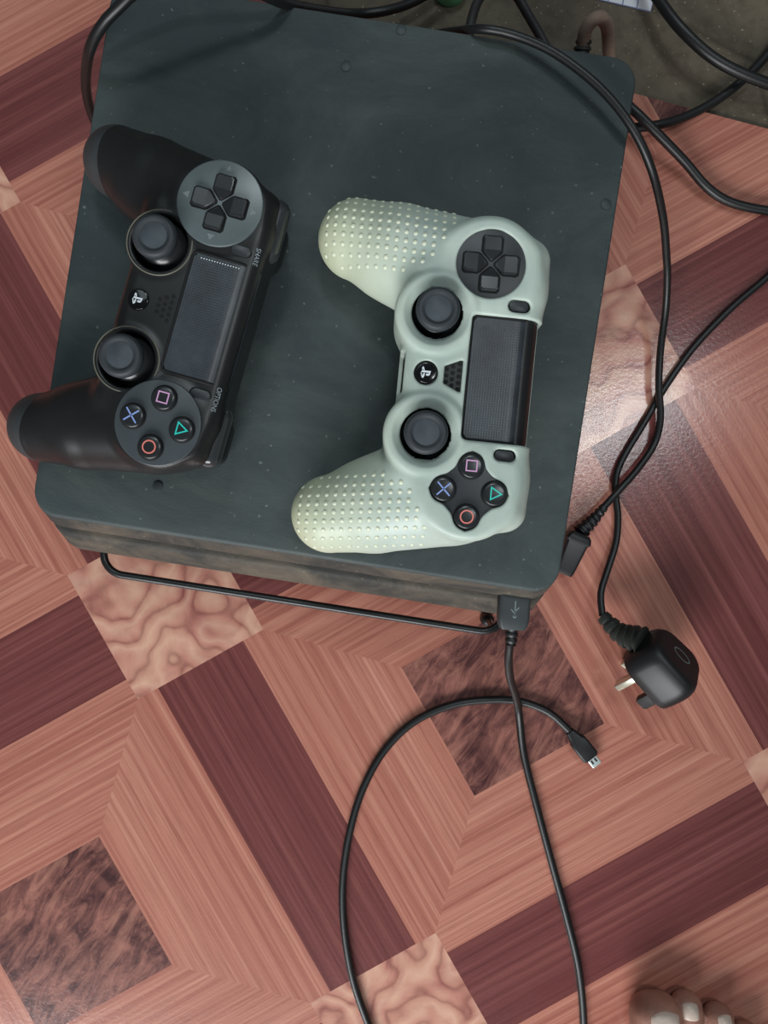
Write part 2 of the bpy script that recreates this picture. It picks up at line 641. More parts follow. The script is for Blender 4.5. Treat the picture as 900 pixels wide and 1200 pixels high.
HB, HQ, HI = .0985, .145, .15
for iu in range(-2, 3):
    for iv in range(-2, 3):
        q = HQ
        clip_piece('pale_burl_square', [(iu - q, iv - q), (iu + q, iv - q), (iu + q, iv + q), (iu - q, iv + q)], 'u', M['burl'])
        clip_piece('dark_band', [(iu + q, iv - HB), (iu + 1 - q, iv - HB), (iu + 1 - q, iv + HB), (iu + q, iv + HB)], 'u', M['band'])
        clip_piece('dark_band', [(iu - HB, iv + q), (iu + HB, iv + q), (iu + HB, iv + 1 - q), (iu - HB, iv + 1 - q)], 'v', M['band'])
        c0, c1 = HB, 1 - HB
        k = q                                             # the burl squares bite into the frame corners
        i0, i1 = .5 - HI, .5 + HI
        clip_piece('dark_burl_square', [(iu + i0, iv + i0), (iu + i1, iv + i0), (iu + i1, iv + i1), (iu + i0, iv + i1)], 'u', M['dburl'])
        # four mitred strips of the light wood frame
        for s in range(4):
            def R(u, v, s=s):
                u, v = u - .5, v - .5
                for _ in range(s):
                    u, v = -v, u
                return (iu + u + .5, iv + v + .5)
            clip_piece('wood_strip', [R(k, k), R(k, c0), R(1 - k, c0), R(1 - k, k), R(i1, i0), R(i0, i0)],
                       'u' if s % 2 == 0 else 'v', M['strip'])
bm = bmesh.new()
vs_ = [bm.verts.new(p) for p in ((-1.45, -1.45, -TH), (1.45, -1.45, -TH), (1.45, 1.2, -TH), (-1.45, 1.2, -TH))]
vl_ = [bm.verts.new((v.co.x, v.co.y, -.0022)) for v in vs_]
bm.faces.new(vs_)
bm.faces.new(vl_[::-1])
for i in range(4):
    bm.faces.new((vs_[i], vl_[i], vl_[(i + 1) % 4], vs_[(i + 1) % 4]))
g = bmesh.ops.bisect_plane(bm, geom=bm.verts[:] + bm.edges[:] + bm.faces[:], plane_co=VE[0], plane_no=e_nrm, clear_outer=True)
bm_obj('vinyl_backing', bm, M['vinyl'], vinyl)


# ------------------------------------------------------------------ signed distance modelling (organic shapes), millimetres
def smin(a, b, k):
    h = np.clip(0.5 + 0.5 * (b - a) / k, 0, 1)
    return b * (1 - h) + a * h - k * h * (1 - h)


def smax(a, b, k):
    return -smin(-a, -b, k)


def d_rbox(x, y, z, c, h, r):
    qx, qy, qz = np.abs(x - c[0]) - h[0] + r, np.abs(y - c[1]) - h[1] + r, np.abs(z - c[2]) - h[2] + r
    return np.sqrt(np.maximum(qx, 0) ** 2 + np.maximum(qy, 0) ** 2 + np.maximum(qz, 0) ** 2) + \
        np.minimum(np.maximum(qx, np.maximum(qy, qz)), 0) - r


def d_cyl(x, y, z, cx, cy, rad, z0, z1, r):
    qa = np.sqrt((x - cx) ** 2 + (y - cy) ** 2) - rad + r
    qb = np.abs(z - (z0 + z1) / 2) - (z1 - z0) / 2 + r
    return np.sqrt(np.maximum(qa, 0) ** 2 + np.maximum(qb, 0) ** 2) + np.minimum(np.maximum(qa, qb), 0) - r


def d_cap(x, y, z, a, b, ra, rb, sz=1.0):
    """tapered capsule; sz flattens it in z"""
    a, b = np.array(a, float), np.array(b, float)
    az, bz = a[2] / sz, b[2] / sz
    d = np.array([b[0] - a[0], b[1] - a[1], bz - az])
    px, py, pz = x - a[0], y - a[1], z / sz - az
    t = np.clip((px * d[0] + py * d[1] + pz * d[2]) / (d @ d), 0, 1)
    return (np.sqrt((px - t * d[0]) ** 2 + (py - t * d[1]) ** 2 + (pz - t * d[2]) ** 2) - (ra + (rb - ra) * t)) * min(1.0, sz)


def nets(fn, lo, hi, h):
    """surface nets of fn(x, y, z) < 0 on a grid, then projected to the surface"""
    ax = [np.arange(lo[i], hi[i] + h, h) for i in range(3)]
    X, Y, Z = np.meshgrid(*ax, indexing='ij')
    D = fn(X, Y, Z).astype(np.float64)
    del X, Y, Z
    nx, ny, nz = D.shape
    ins = D < 0
    acc = np.zeros((nx - 1, ny - 1, nz - 1, 3))
    cnt = np.zeros((nx - 1, ny - 1, nz - 1))
    for axis in range(3):
        o1, o2 = [a for a in range(3) if a != axis]
        for p in (0, 1):
            for q in (0, 1):
                sl0 = [slice(0, -1)] * 3
                sl0[o1] = slice(p, D.shape[o1] - 1 + p)
                sl0[o2] = slice(q, D.shape[o2] - 1 + q)
                sl1 = list(sl0)
                sl1[axis] = slice(1, D.shape[axis])
                a, b = D[tuple(sl0)], D[tuple(sl1)]
                m = (a < 0) != (b < 0)
                t = np.where(m, a / np.where(m, a - b, 1), 0)
                off = [0, 0, 0]
                off[o1], off[o2] = p, q
                for c in range(3):
                    acc[..., c] += np.where(m, (t if c == axis else off[c]), 0)
                cnt += m
    act = cnt > 0
    idx = -np.ones(act.shape, int)
    idx[act] = np.arange(act.sum())
    ijk = np.argwhere(act)
    V = ijk + acc[act] / cnt[act][:, None]
    V = V * h + np.array([a[0] for a in ax])
    F = []
    for axis in range(3):
        o1, o2 = [(1, 2), (2, 0), (0, 1)][axis]
        sl0 = [slice(1, -1)] * 3
        sl1 = [slice(1, -1)] * 3
        sl0[axis] = slice(0, -1)
        sl1[axis] = slice(1, None)
        a, b = ins[tuple(sl0)], ins[tuple(sl1)]
        for flip, m in ((False, a & ~b), (True, ~a & b)):
            c = np.argwhere(m)
            if not len(c):
                continue
            base = c.copy()
            base[:, o1] += 1
            base[:, o2] += 1
            quad = []
            for (p, q) in ((-1, -1), (0, -1), (0, 0), (-1, 0)):
                k = base.copy()
                k[:, o1] += p
                k[:, o2] += q
                quad.append(idx[k[:, 0], k[:, 1], k[:, 2]])
            quad = np.array(quad).T
            F.append(quad[:, ::-1] if flip else quad)
    F = np.concatenate(F)
    F = F[(F >= 0).all(1)]
    for _ in range(3):
        e = 0.05
        d = fn(V[:, 0], V[:, 1], V[:, 2])
        G = np.stack([(fn(V[:, 0] + e * (k == 0), V[:, 1] + e * (k == 1), V[:, 2] + e * (k == 2)) - d) / e for k in range(3)], 1)
        g2 = np.maximum((G ** 2).sum(1), 0.25)
        st = -d[:, None] * G / g2[:, None]
        ln = np.linalg.norm(st, axis=1)
        st *= np.minimum(1, 0.5 * h / np.maximum(ln, 1e-9))[:, None]
        V = V + st
    return V, F


def fast_mesh(name, V, F):
    me = bpy.data.meshes.new(name)
    me.vertices.add(len(V))
    me.vertices.foreach_set('co', np.ascontiguousarray(V, dtype=np.float32).ravel())
    me.loops.add(F.size)
    me.loops.foreach_set('vertex_index', np.ascontiguousarray(F, dtype=np.int32).ravel())
    me.polygons.add(len(F))
    me.polygons.foreach_set('loop_start', np.arange(0, F.size, F.shape[1], dtype=np.int32))
    me.update(calc_edges=True)
    me.validate()
    me.polygons.foreach_set('use_smooth', [True] * len(me.polygons))
    return me


def drop(fn, x, y, z0=70.0):
    """height of the surface fn under the points (x, y)"""
    x, y = np.asarray(x, float), np.asarray(y, float)
    z = np.full(x.shape, z0)
    for _ in range(160):
        z = z - np.clip(fn(x, y, z), -1, 4) * 0.7
        z = np.maximum(z, -5)
    return z


# ------------------------------------------------------------------ game console and its wire stand
ZT = 0.081                          # top of the console above the floor
CON_H = 0.039
con_c = W(392.5, 335, ZT)
CON_RZ = math.radians(-8.85)
console = empty('game_console', (con_c.x, con_c.y, ZT - CON_H), CON_RZ)
tag(console, 'flat dark grey game console, dusty and matte, lying under both controllers', 'game console')
HX, HY = .1325, .1345


def slant(z):                       # the front leans: lower levels reach further forward
    return -(CON_H - z) / CON_H * 0.0195


out = rrect(HX, HY, .013, 8)
v, f = slab(out, .0262, CON_H, .0014, 3, slant)
o = sharp(mesh_obj('top_shell', v, f, M['console'], console, True), 35)
o.data.materials.append(M['console_side'])
for p in o.data.polygons:
    if abs(p.normal.z) < 0.5:
        p.material_index = 1
v, f = slab(rrect(HX - .004, HY - .004, .010, 8), .0170, .0270, .0002, 1, slant)
sharp(mesh_obj('groove_band', v, f, M['groove'], console, True), 35)
v, f = slab(out, 0.0, .0182, .0020, 3, slant)
o = sharp(mesh_obj('bottom_shell', v, f, M['console_side'], console, True), 35)


def con_local(px, py, z):
    p = W(px, py, z) - Vector((con_c.x, con_c.y, ZT - CON_H))
    return Matrix.Rotation(-CON_RZ, 3, 'Z') @ p


foot_me = None
for px, py in ((405, 78), (470, 35), (710, 240), (185, 570)):
    p = con_local(px, py, ZT)
    if foot_me is None:
        v, f = slab(circle(.0026, 20), 0, .0005, .0002, 2)
        foot_me = mesh_obj('rubber_dot', v, f, M['dot'], console, True, (p.x, p.y, CON_H))
        sharp(foot_me)
    else:
        c = foot_me.copy()
        COL.objects.link(c)
        c.location = (p.x, p.y, CON_H)
# disc slot and small button in the front groove
v, f = slab(rrect(.060, .0012, .0008, 3), 0, .0016, .0002, 1)
o = mesh_obj('disc_slot', v, f, M['hole'], console, True, (-.035, -HY + slant(.0225) + .0034, .0220))

stand = empty('wire_stand', (con_c.x, con_c.y, 0), CON_RZ)
tag(stand, 'black painted wire stand carrying the console, its front bar sticking out', 'stand')


def st_local(px, py, z):
    p = W(px, py, z) - Vector((con_c.x, con_c.y, 0))
    return Matrix.Rotation(-CON_RZ, 3, 'Z') @ p


RW = .0021
zw = ZT - CON_H - RW
a = st_local(119, 664, zw)
b = st_local(586, 749, zw)
xl, xr, yf, yb = a.x, b.x, (a.y + b.y) / 2, .105
ring = [Vector((x, y, zw)) for x, y in rrect((xr - xl) / 2, (yb - yf) / 2, .012, 8, (xl + xr) / 2, (yf + yb) / 2)]
dense = []
for i in range(len(ring)):
    p, q = ring[i], ring[(i + 1) % len(ring)]
    n = max(1, int((q - p).length / .02))
    dense += [p.lerp(q, k / n) for k in range(n)]
tube('wire_loop', dense, RW, M['wire'], stand, 12, True)
for yy in (-.06, .02, .07):
    tube('cross_bar', [Vector((xl + .001, yy, zw - .0035)), Vector((0, yy, zw - .0035)), Vector((xr - .001, yy, zw - .0035))], .0016, M['wire'], stand, 10)
fl = st_local(571, 726, .006)
for sx, yy in ((1, fl.y), (-1, fl.y + .016), (1, .09), (-1, .09)):
    x = (xr - .0035) if sx > 0 else (xl + .0035)
    xf = fl.x if sx > 0 else (xl + xr) - fl.x
    leg = tube('leg', catmull([(x, yy, zw), (x * .99, yy, zw - .008), (xf, yy, .018), (xf, yy, .008)], .003), .0019, M['wire'], stand, 10)
    v, f = loft([[(xf + r * math.cos(t), yy + r * math.sin(t), z) for t in [2 * math.pi * k / 16 for k in range(16)]]
                 for r, z in ((.0028, 0), (.0040, .0012), (.0042, .004), (.0040, .008), (.0031, .0105), (.0015, .0115))])
    mesh_obj('foot_cap', v, f, M['plug'], leg, True)


# ------------------------------------------------------------------ controllers
DPX, STX, STY = 49.3, 26.3, -21.0


def body_fn(x, y, z, grow=0.0, extra=False):
    x = np.abs(x)
    c = d_rbox(x, y, z, (0, -4.5, 30), (50, 28.5, 14.5), 7)
    c = smin(c, d_cyl(x, y, z, DPX, 0, 19.8, 14, 46, 3.0), 4)
    h = smin(d_cap(x, y, z, (52.0, -8, 26.2), (59.8, -40, 20.4), 20.6, 19.3), d_cap(x, y, z, (59.8, -40, 20.4), (65.0, -60.5, 16.8), 19.3, 16.4), 2)
    h = smin(h, d_cap(x, y, z, (40.0, -17, 27.0), (56.0, -44, 20.0), 15.5, 16.0), 5)
    c = smin(c, h, 5)
    c = smin(c, d_rbox(x, y, z, (48, 12.5, 30.5), (15, 11.5, 12.8), 7), 5)
    c = smin(c, d_cyl(x, y, z, STX, STY, 15.0, 17, 45.2, 2.0), 2.0)
    if extra:
        c = smin(c, d_rbox(x, y, z, (49, 18.5, 32), (13.5, 7.0, 8), 6.5), 3)
    return smax(c, z - 45.6, 1.5)


def shell_fn(x, y, z):
    b = body_fn(x, y, z)
    ax = np.abs(x)
    well = d_cyl(ax, y, z, STX, STY, 12.2, 35.5, 60, 1.0)
    return smax(b, -well, 1.2)


def sleeve_outer(x, y, z):
    b = body_fn(x, y, z, extra=True) - 2.1
    ax = np.abs(x)
    return smin(b, d_cyl(ax, y, z, STX, STY, 18.4, 16, 48.0, 2.6), 2.0)


def hole2d(x, y):
    ax = np.abs(x)
    h = np.sqrt((x + DPX) ** 2 + y ** 2) - 15.0                                   # d-pad window
    bt = np.full(x.shape, 1e3)
    for bx, by in ((0, 11), (0, -11), (11, 0), (-11, 0)):
        bt = np.minimum(bt, np.sqrt((x - DPX - bx) ** 2 + (y - by) ** 2) - 5.9)
    bt = smin(bt, np.abs(x - DPX) + np.abs(y) - 16.8, 2)                            # diamond window
    h = np.minimum(h, bt)
    q = np.stack([ax - 27.3 + 2.5, np.abs(y - 18.5) - 24.3 + 2.5])
    h = np.minimum(h, np.sqrt(np.maximum(q[0], 0) ** 2 + np.maximum(q[1], 0) ** 2) + np.minimum(np.maximum(q[0], q[1]), 0) - 2.5)
    h = np.minimum(h, np.sqrt(x ** 2 + (y + 23.3) ** 2) - 5.2)                      # home button
    q = np.maximum(np.abs(y + 11.6) - 3.9, np.abs(x) - 5.6 - (y + 11.6) * 0.46)     # speaker trapezoid
    h = np.minimum(h, q)
    t = np.clip((y - 11.8), 0, 4.4)
    h = np.minimum(h, np.sqrt((ax - 32.4) ** 2 + (y - 11.8 - t) ** 2) - 2.7)        # share / options
    return h


def sleeve_fn(x, y, z):
    s = sleeve_outer(x, y, z)
    inner = body_fn(x, y, z, extra=True) + 0.15
    s = smax(s, -inner, 0.3)
    cut = np.maximum(hole2d(x, y), 30.0 - z)
    s = smax(s, -cut, 0.8)
    ax = np.abs(x)
    r = np.sqrt((ax - STX) ** 2 + (y - STY) ** 2)
    cone = np.maximum(r - np.clip(10.9 + (z - 45.6) * 1.5, 10.9, 20), 34.0 - z)   # funnel round the sticks
    s = smax(s, -cone, 0.6)
    jack = d_rbox(ax, y, z, (0, -36.2, 38.5), (9.5, 3.4, 6.0), 1.5)                         # port slot towards the player
    s = smax(s, -jack, 0.4)
    return s


def conv(verts):
    return np.asarray(verts) * 0.001


def build_shell(root):
    V, F = nets(shell_fn, (-86, -80, -3), (86, 34, 51), 1.0)
    me = fast_mesh('shell', conv(V), F)
    bm = bmesh.new()
    bm.from_mesh(me)
    bpy.data.meshes.remove(me)
    co = Vector((0, -.0640, .0320))
    no = Vector((0, -1.0, -0.40)).normalized()
    jobs = [(bm, False, None, 'front_shell', 'shell')]
    jobs += [(bm.copy(), True, sx, 'grip_end', 'shell_rear') for sx in (-1, 1)]
    for bb, flag, sx, nm, mt in jobs:
        bmesh.ops.bisect_plane(bb, geom=bb.verts[:] + bb.edges[:] + bb.faces[:], plane_co=co, plane_no=no,
                               clear_outer=not flag, clear_inner=flag)
        if sx:
            bmesh.ops.delete(bb, geom=[v for v in bb.verts if v.co.x * sx < 0], context='VERTS')
        bm_obj(nm, bb, M[mt], root, True)


def drape(outline_faces, fn, lift):
    v, f = outline_faces
    v = np.array(v, float)
    z = drop(fn, v[:, 0], v[:, 1])
    return np.c_[v[:, 0], v[:, 1], z + lift], f


def strip_ring(outline, wdt):
    """flat ring (verts2d, faces) inside an outline"""
    inn = inset_ring(outline, wdt)
    n = len(outline)
    vv = list(outline) + inn
    ff = [(i, (i + 1) % n, n + (i + 1) % n, n + i) for i in range(n)]
    return vv, ff


def poly_ring_sharp(pts, wdt):
    """ring of constant width inside a convex polygon with sharp corners"""
    n = len(pts)
    inn = []
    for i in range(n):
        p, a, b = Vector(pts[i]), Vector(pts[i - 1]), Vector(pts[(i + 1) % n])
        d1, d2 = (p - a).normalized(), (b - p).normalized()
        n1, n2 = Vector((-d1.y, d1.x)), Vector((-d2.y, d2.x))
        bi = (n1 + n2).normalized()
        inn.append(tuple(p + bi * (wdt / max(0.2, bi.dot(n1)))))
    return list(pts) + inn, [(i, (i + 1) % n, n + (i + 1) % n, n + i) for i in range(n)]


def extrude2d(v2, faces, z0, z1):
    bm = bmesh.new()
    vv = [bm.verts.new((x, y, z1)) for x, y in v2]
    fs = [bm.faces.new([vv[i] for i in f]) for f in faces]
    bmesh.ops.recalc_face_normals(bm, faces=fs)
    if fs and sum(f.normal.z for f in fs) < 0:
        bmesh.ops.reverse_faces(bm, faces=fs)
    r = bmesh.ops.extrude_face_region(bm, geom=fs)
    nv = [g for g in r['geom'] if isinstance(g, bmesh.types.BMVert)]
    bmesh.ops.translate(bm, verts=vv if False else nv, vec=(0, 0, 0))
    for w in vv:
        w.co.z = z0
    bmesh.ops.recalc_face_normals(bm, faces=bm.faces[:])
    bmesh.ops.scale(bm, vec=(.001, .001, .001), verts=bm.verts[:])
    return bm


def dpad_key(root, ang, cx, cy, z):
    # five-sided key, its point towards the centre; a crease parts the raised pad from the sloping point
    o2 = [(-.5, 1.7), (.5, 1.7), (3.5, 4.6), (4.1, 5.6), (4.1, 10.9), (3.2, 11.9), (-3.2, 11.9), (-4.1, 10.9), (-4.1, 5.6), (-3.5, 4.6)]
    rings = [[(x, y, -1.0) for x, y in o2]]
    for k, dz in ((1.0, -.55), (.94, -.12), (.84, 0.0)):
        rings.append([(x * k, 6.9 + (y - 6.9) * k, dz + 1.55 + (0.09 * (y - 5.6) if y > 5.5 else (y - 5.6) * .26)) for x, y in o2])
    v, f = loft(rings, True, False)
    b0 = 30
    f += [tuple(b0 + i for i in (3, 4, 5, 6, 7, 8)), tuple(b0 + i for i in (0, 1, 2, 3, 8, 9))]
    c, s = math.cos(ang), math.sin(ang)
    v = [(cx + c * x - s * y, cy + s * x + c * y, z + zz) for x, y, zz in v]
    gap = [(x * 1.16, 6.9 + (y - 6.9) * 1.13) for x, y in o2]
    gv, gf = slab(gap, -.5, .06, .02, 1)
    gv = [(cx + c * x - s * y, cy + s * x + c * y, z + zz) for x, y, zz in gv]
    k_ = mesh_obj('dpad_key', mm(v), f, M['key'], root)
    mesh_obj('key_gap', mm(gv), gf, M['hole'], k_)
    return k_


def text_mesh(txt, size):
    cu = bpy.data.curves.new('lettering', 'FONT')
    cu.body = txt
    cu.size = size
    cu.align_x = 'CENTER'
    cu.align_y = 'CENTER'
    ob = bpy.data.objects.new('lettering', cu)
    COL.objects.link(ob)
    bpy.context.view_layer.update()
    dg = bpy.context.evaluated_depsgraph_get()
    me = bpy.data.meshes.new_from_object(ob.evaluated_get(dg))
    bpy.data.objects.remove(ob)
    bpy.data.curves.remove(cu)
    v = [(p.co.x, p.co.y) for p in me.vertices]
    f = [tuple(p.vertices) for p in me.polygons]
    bpy.data.meshes.remove(me)
    return v, f


LOGO = [
    [(-0.62, 1.45), (-0.62, -1.25), (-0.02, -1.45), (-0.02, 0.95), (0.30, 0.80), (0.36, 0.10), (0.90, -0.05),
     (1.08, 0.45), (0.98, 0.95), (0.60, 1.20)],
    [(-0.75, -0.42), (-1.75, -0.78), (-1.95, -1.02), (-1.55, -1.28), (-0.75, -1.22), (-0.75, -1.02), (-1.25, -1.02), (-1.2, -0.90), (-0.75, -0.74)],
    [(0.14, -0.40), (0.14, -0.70), (1.20, -0.98), (1.1, -1.08), (0.14, -1.32), (0.14, -1.62), (1.75, -1.15), (1.95, -0.82), (1.45, -0.48), (0.75, -0.36)],
]


def controller(root, sleeved):
    zc = 46.0
    build_shell(root)
    # pads under the d-pad and the round buttons
    for sx in (-1, 1):
        rad = 18.8 if not sleeved else 17.6
        v, f = slab(circle(rad, 64, sx * DPX, 0), zc - 2, zc + 0.5, .5, 3)
        o = sharp(mesh_obj('dpad_disc' if sx < 0 else 'button_disc', mm(v), f, M['disc_dark'] if sleeved else (M['disc'] if sx < 0 else M['disc2']), root, True), 40)
    for k in range(4):
        dpad_key(root, k * math.pi / 2, -DPX, 0, zc + 0.5)
    if not sleeved:
        for k in range(4):
            a = k * math.pi / 2
            tri = [(-1.7, 13.9), (1.7, 13.9), (0, 16.6)]
            vv = [(-DPX + math.cos(a) * x - math.sin(a) * y, math.sin(a) * x + math.cos(a) * y) for x, y in tri]
            bm_obj('arrow_mark', extrude2d(vv, [(0, 1, 2)], zc + .3, zc + .58), M['grey'], root)
    # round buttons with their symbols
    sq = poly_ring_sharp([(-2.5, -2.5), (2.5, -2.5), (2.5, 2.5), (-2.5, 2.5)], .55)
    tr = poly_ring_sharp([(-3.1, -1.9), (3.1, -1.9), (0, 3.4)], .55)
    ci = strip_ring(circle(3.0, 36), .6)
    cr_v, cr_f = [], []
    for s in (1, -1):
        d, n_ = Vector((1, s)).normalized(), Vector((-s, 1)).normalized()
        b0 = len(cr_v)
        cr_v += [tuple(d * a * 3.9 + n_ * w * .3) for a, w in ((-1, -1), (1, -1), (1, 1), (-1, 1))]
        cr_f.append((b0, b0 + 1, b0 + 2, b0 + 3))
    for (bx, by), (sv, sf), mt, nm in (((-11, 0), sq, 'pink', 'square'), ((0, 11), tr, 'green', 'triangle'),
                                       ((11, 0), ci, 'red', 'circle'), ((0, -11), (cr_v, cr_f), 'blue', 'cross')):
        v, f = slab(circle(5.9, 40), zc, zc + .56, .1, 1)
        well = mesh_obj('button_well', mm([(DPX + bx + x, by + y, z) for x, y, z in v]), f, M['hole'], root, True)
        rings = []
        for r, z in ((5.3, -1.5), (5.3, 1.7), (5.15, 2.2), (4.75, 2.5), (3.8, 2.68), (2.4, 2.78), (1.0, 2.82)):
            rings.append([(DPX + bx + x, by + y, zc + z) for x, y in circle(r, 40)])
        v, f = loft(rings)
        b = mesh_obj('button', mm(v), f, M['key'], root, True)
        b['label'] = 'round black button marked with a %s' % nm
        bm = extrude2d([(DPX + bx + x, by + y) for x, y in sv], sf, zc + 2.55, zc + 2.95)
        bm_obj('button_symbol', bm, M[mt], b)
    # thumbsticks
    for sx in (-1, 1):
        cx, cy = sx * STX, STY
        prof = [(11.6, 36.0), (11.4, 38.5), (10.2, 41.8), (7.5, 44.3), (4.6, 45.6), (4.0, 46.5), (4.0, 48.4), (4.8, 49.4)]
        v, f = loft([[(cx + r * math.cos(t), cy + r * math.sin(t), z) for t in [2 * math.pi * k / 40 for k in range(40)]] for r, z in prof])
        st = mesh_obj('thumbstick', mm(v), f, M['key'], root, True)
        if not sleeved:
            rg = [Vector((cx + 14.2 * math.cos(t), cy + 14.2 * math.sin(t), 44.95)) * .001 for t in [2 * math.pi * k / 64 for k in range(64)]]
            tube('rim_ring', rg, .00035, M['rim'], st, 8, True)
        prof = [(5.0, 48.6), (8.4, 49.0), (9.3, 49.9), (9.45, 51.2), (9.2, 52.5), (8.5, 53.4), (7.6, 53.75), (6.7, 53.55), (6.1, 53.0)]
        v, f = loft([[(cx + r * math.cos(t), cy + r * math.sin(t), z) for t in [2 * math.pi * k / 48 for k in range(48)]] for r, z in prof])
        mesh_obj('stick_cap', mm(v), f, M['stick'], st, True)
        prof = [(6.15, 52.9), (5.4, 53.05), (3.6, 53.5), (1.8, 53.75), (0.6, 53.8)]
        v, f = loft([[(cx + r * math.cos(t), cy + r * math.sin(t), z) for t in [2 * math.pi * k / 48 for k in range(48)]] for r, z in prof])
        mesh_obj('stick_top', mm(v), f, M['stick_top'], st, True)
    # touchpad: a plate that bends down over the far edge
    def tz(y):
        return 45.5 - max(0.0, y - 13.5) ** 2 * 0.055
    o2 = rrect(26.2, 13.9, 1.8, 5, 0, 9.2)
    nxg, nyg = 14, 22
    verts, faces = [], []

    def sq_map(i, j):
        x = -26.2 + 52.4 * i / nxg
        y = -4.7 + 28.6 * j / nyg
        # round the two near corners
        if y < -2.9:
            dy = -2.9 - y
            lim = 24.4 + math.sqrt(max(0, 1.8 ** 2 - dy ** 2))
            x = max(-lim, min(lim, x))
        return x, y
    for lvl in (0, 1):
        for j in range(nyg + 1):
            for i in range(nxg + 1):
                x, y = sq_map(i, j)
                verts.append((x, y, tz(y) - (0 if lvl else 2.5)))
    w_ = nxg + 1
    off = w_ * (nyg + 1)
    for j in range(nyg):
        for i in range(nxg):
            a0 = j * w_ + i
            faces.append((off + a0, off + a0 + 1, off + a0 + 1 + w_, off + a0 + w_))
            faces.append((a0 + w_, a0 + w_ + 1, a0 + 1, a0))
    for j in range(nyg):
        for c, fl_ in ((0, False), (nxg, True)):
            q = (j * w_ + c, (j + 1) * w_ + c, off + (j + 1) * w_ + c, off + j * w_ + c)
            faces.append(q[::-1] if not fl_ else q)
    for i in range(nxg):
        for r, fl_ in ((0, True), (nyg, False)):
            q = (r * w_ + i, r * w_ + i + 1, off + r * w_ + i + 1, off + r * w_ + i)
            faces.append(q if fl_ else q[::-1])
    tp = sharp(mesh_obj('touchpad', mm(verts), faces, M['pad'], root, True), 50)
    # dark gap round the touchpad
    vv, ff = [], []
    path = [(-26.9, y) for y in np.linspace(23, -3.2, 14)] + [(-26.3, -5.0), (-24.6, -5.5)] + \
           [(x, -5.5) for x in np.linspace(-20, 20, 9)] + [(24.6, -5.5), (26.3, -5.0)] + [(26.9, y) for y in np.linspace(-3.2, 23, 14)]
    pts = [Vector((x, y, tz(y) - 0.75)) * .001 for x, y in path]
    tube('touchpad_gap', pts, .0009, M['hole'], tp, 8)
    if not sleeved:
        for k in range(14):
            pass
        v_, f_ = [], []
        for k in range(15):
            y = -1.5 + k * 1.2
            b0 = len(v_)
            v_ += [(-24.6 + x, y + yy, tz(y) + .06) for x, yy in circle(.28, 6)]
            f_.append(tuple(range(b0, b0 + 6)))
        o = mesh_obj('dot_row', mm(v_), f_, M['white'], tp)
        o['kind'] = 'stuff'
    # home button and emblem
    zh = 45.2 if not sleeved else 46.6
    v, f = slab(circle(4.7, 40, 0, -23.3), 42, zh, .7, 4)
    hb = sharp(mesh_obj('home_button', mm(v), f, M['gloss'], root, True), 60)
    for pl in LOGO:
        bm = extrude2d([(x * 1.28, -23.3 + y * 1.45) for x, y in pl], [tuple(range(len(pl)))], zh - .1, zh + .12)
        bm_obj('emblem', bm, M['white'], hb)
    # speaker: rows of five, four and three holes
    v_, f_ = [], []
    for row, (cnt, y) in enumerate(((5, -9.0), (4, -11.7), (3, -14.3))):
        for k in range(cnt):
            x = (k - (cnt - 1) / 2) * 2.75
            b0 = len(v_)
            v_ += [(x + a, y + b, 44.62) for a, b in circle(.95, 14)]
            f_.append(tuple(range(b0, b0 + 14)))
            for zz in (44.45,):
                b1 = len(v_)
                v_ += [(x + a, y + b, zz) for a, b in circle(.95, 14)]
                f_ += [(b1 + i, b1 + (i + 1) % 14, b0 + (i + 1) % 14, b0 + i) for i in range(14)]
    sp = mesh_obj('speaker_grille', mm(v_), f_, M['hole'], root)
    sp['kind'] = 'stuff'
    # share and options buttons
    for sx, nm in ((-1, 'share_button'), (1, 'options_button')):
        o2 = rrect(2.2, 4.3, 2.1, 6)
        zb = float(drop(body_fn, [sx * 32.4], [14.0])[0])
        for sc_, lift, mt, part in ((1.16, .10, 'hole', 'button_gap'), (1.0, .55, 'disc_dark', nm)):
            v, f = slab([(x * sc_, y * sc_) for x, y in o2], -2.0, lift, .12 if mt == 'hole' else .35, 2)
            v = np.array(v)
            v = np.c_[v[:, 0] + sx * 32.4, v[:, 1] + 14.0, v[:, 2]]
            v[:, 2] += np.interp(v[:, 1], [9, 19], [float(drop(body_fn, [sx * 32.4], [9.])[0]), float(drop(body_fn, [sx * 32.4], [19.])[0])])
            sharp(mesh_obj(part, mm(v), f, M[mt], root, True), 40)
    # printed lettering beside the touchpad
    if not sleeved:
        for txt, x0, y0 in (('SHARE', -32.0, 20.9), ('OPTIONS', 32.6, 20.9)):
            v2, f2 = text_mesh(txt, 2.6)
            v2 = [(x + x0, y + y0) for x, y in v2]
            V3, f3 = drape((v2, f2), shell_fn, 0.12)
            mesh_obj('lettering', mm(V3), f3, M['lettering'], root)
    # bumpers and triggers
    for sx in (-1, 1):
        def bump(x, y, z, sx=sx):
            return d_rbox(x, y, z, (sx * 48, 21.4, 33.0), (14.2, 6.0, 6.0), 5)

        def trig(x, y, z, sx=sx):
            t = d_rbox(x, y, z, (sx * 49, 15.0, 15.0), (11.5, 8.5, 15), 6)
            return smax(t, -(np.sqrt((y - 31) ** 2 + (z - 18) ** 2) - 9.5), 2)
        if not sleeved:
          V, F = nets(bump, (sx * 48 - 16, 13, 23), (sx * 48 + 16, 29, 42), 0.8)
          link_mesh('bumper', fast_mesh('bumper', conv(V), F), M['bumper'], root)
        V, F = nets(trig, (sx * 49 - 14, 5, -2), (sx * 49 + 14, 28, 33), 1.2)
        link_mesh('trigger', fast_mesh('trigger', conv(V), F), M['shell'], root)
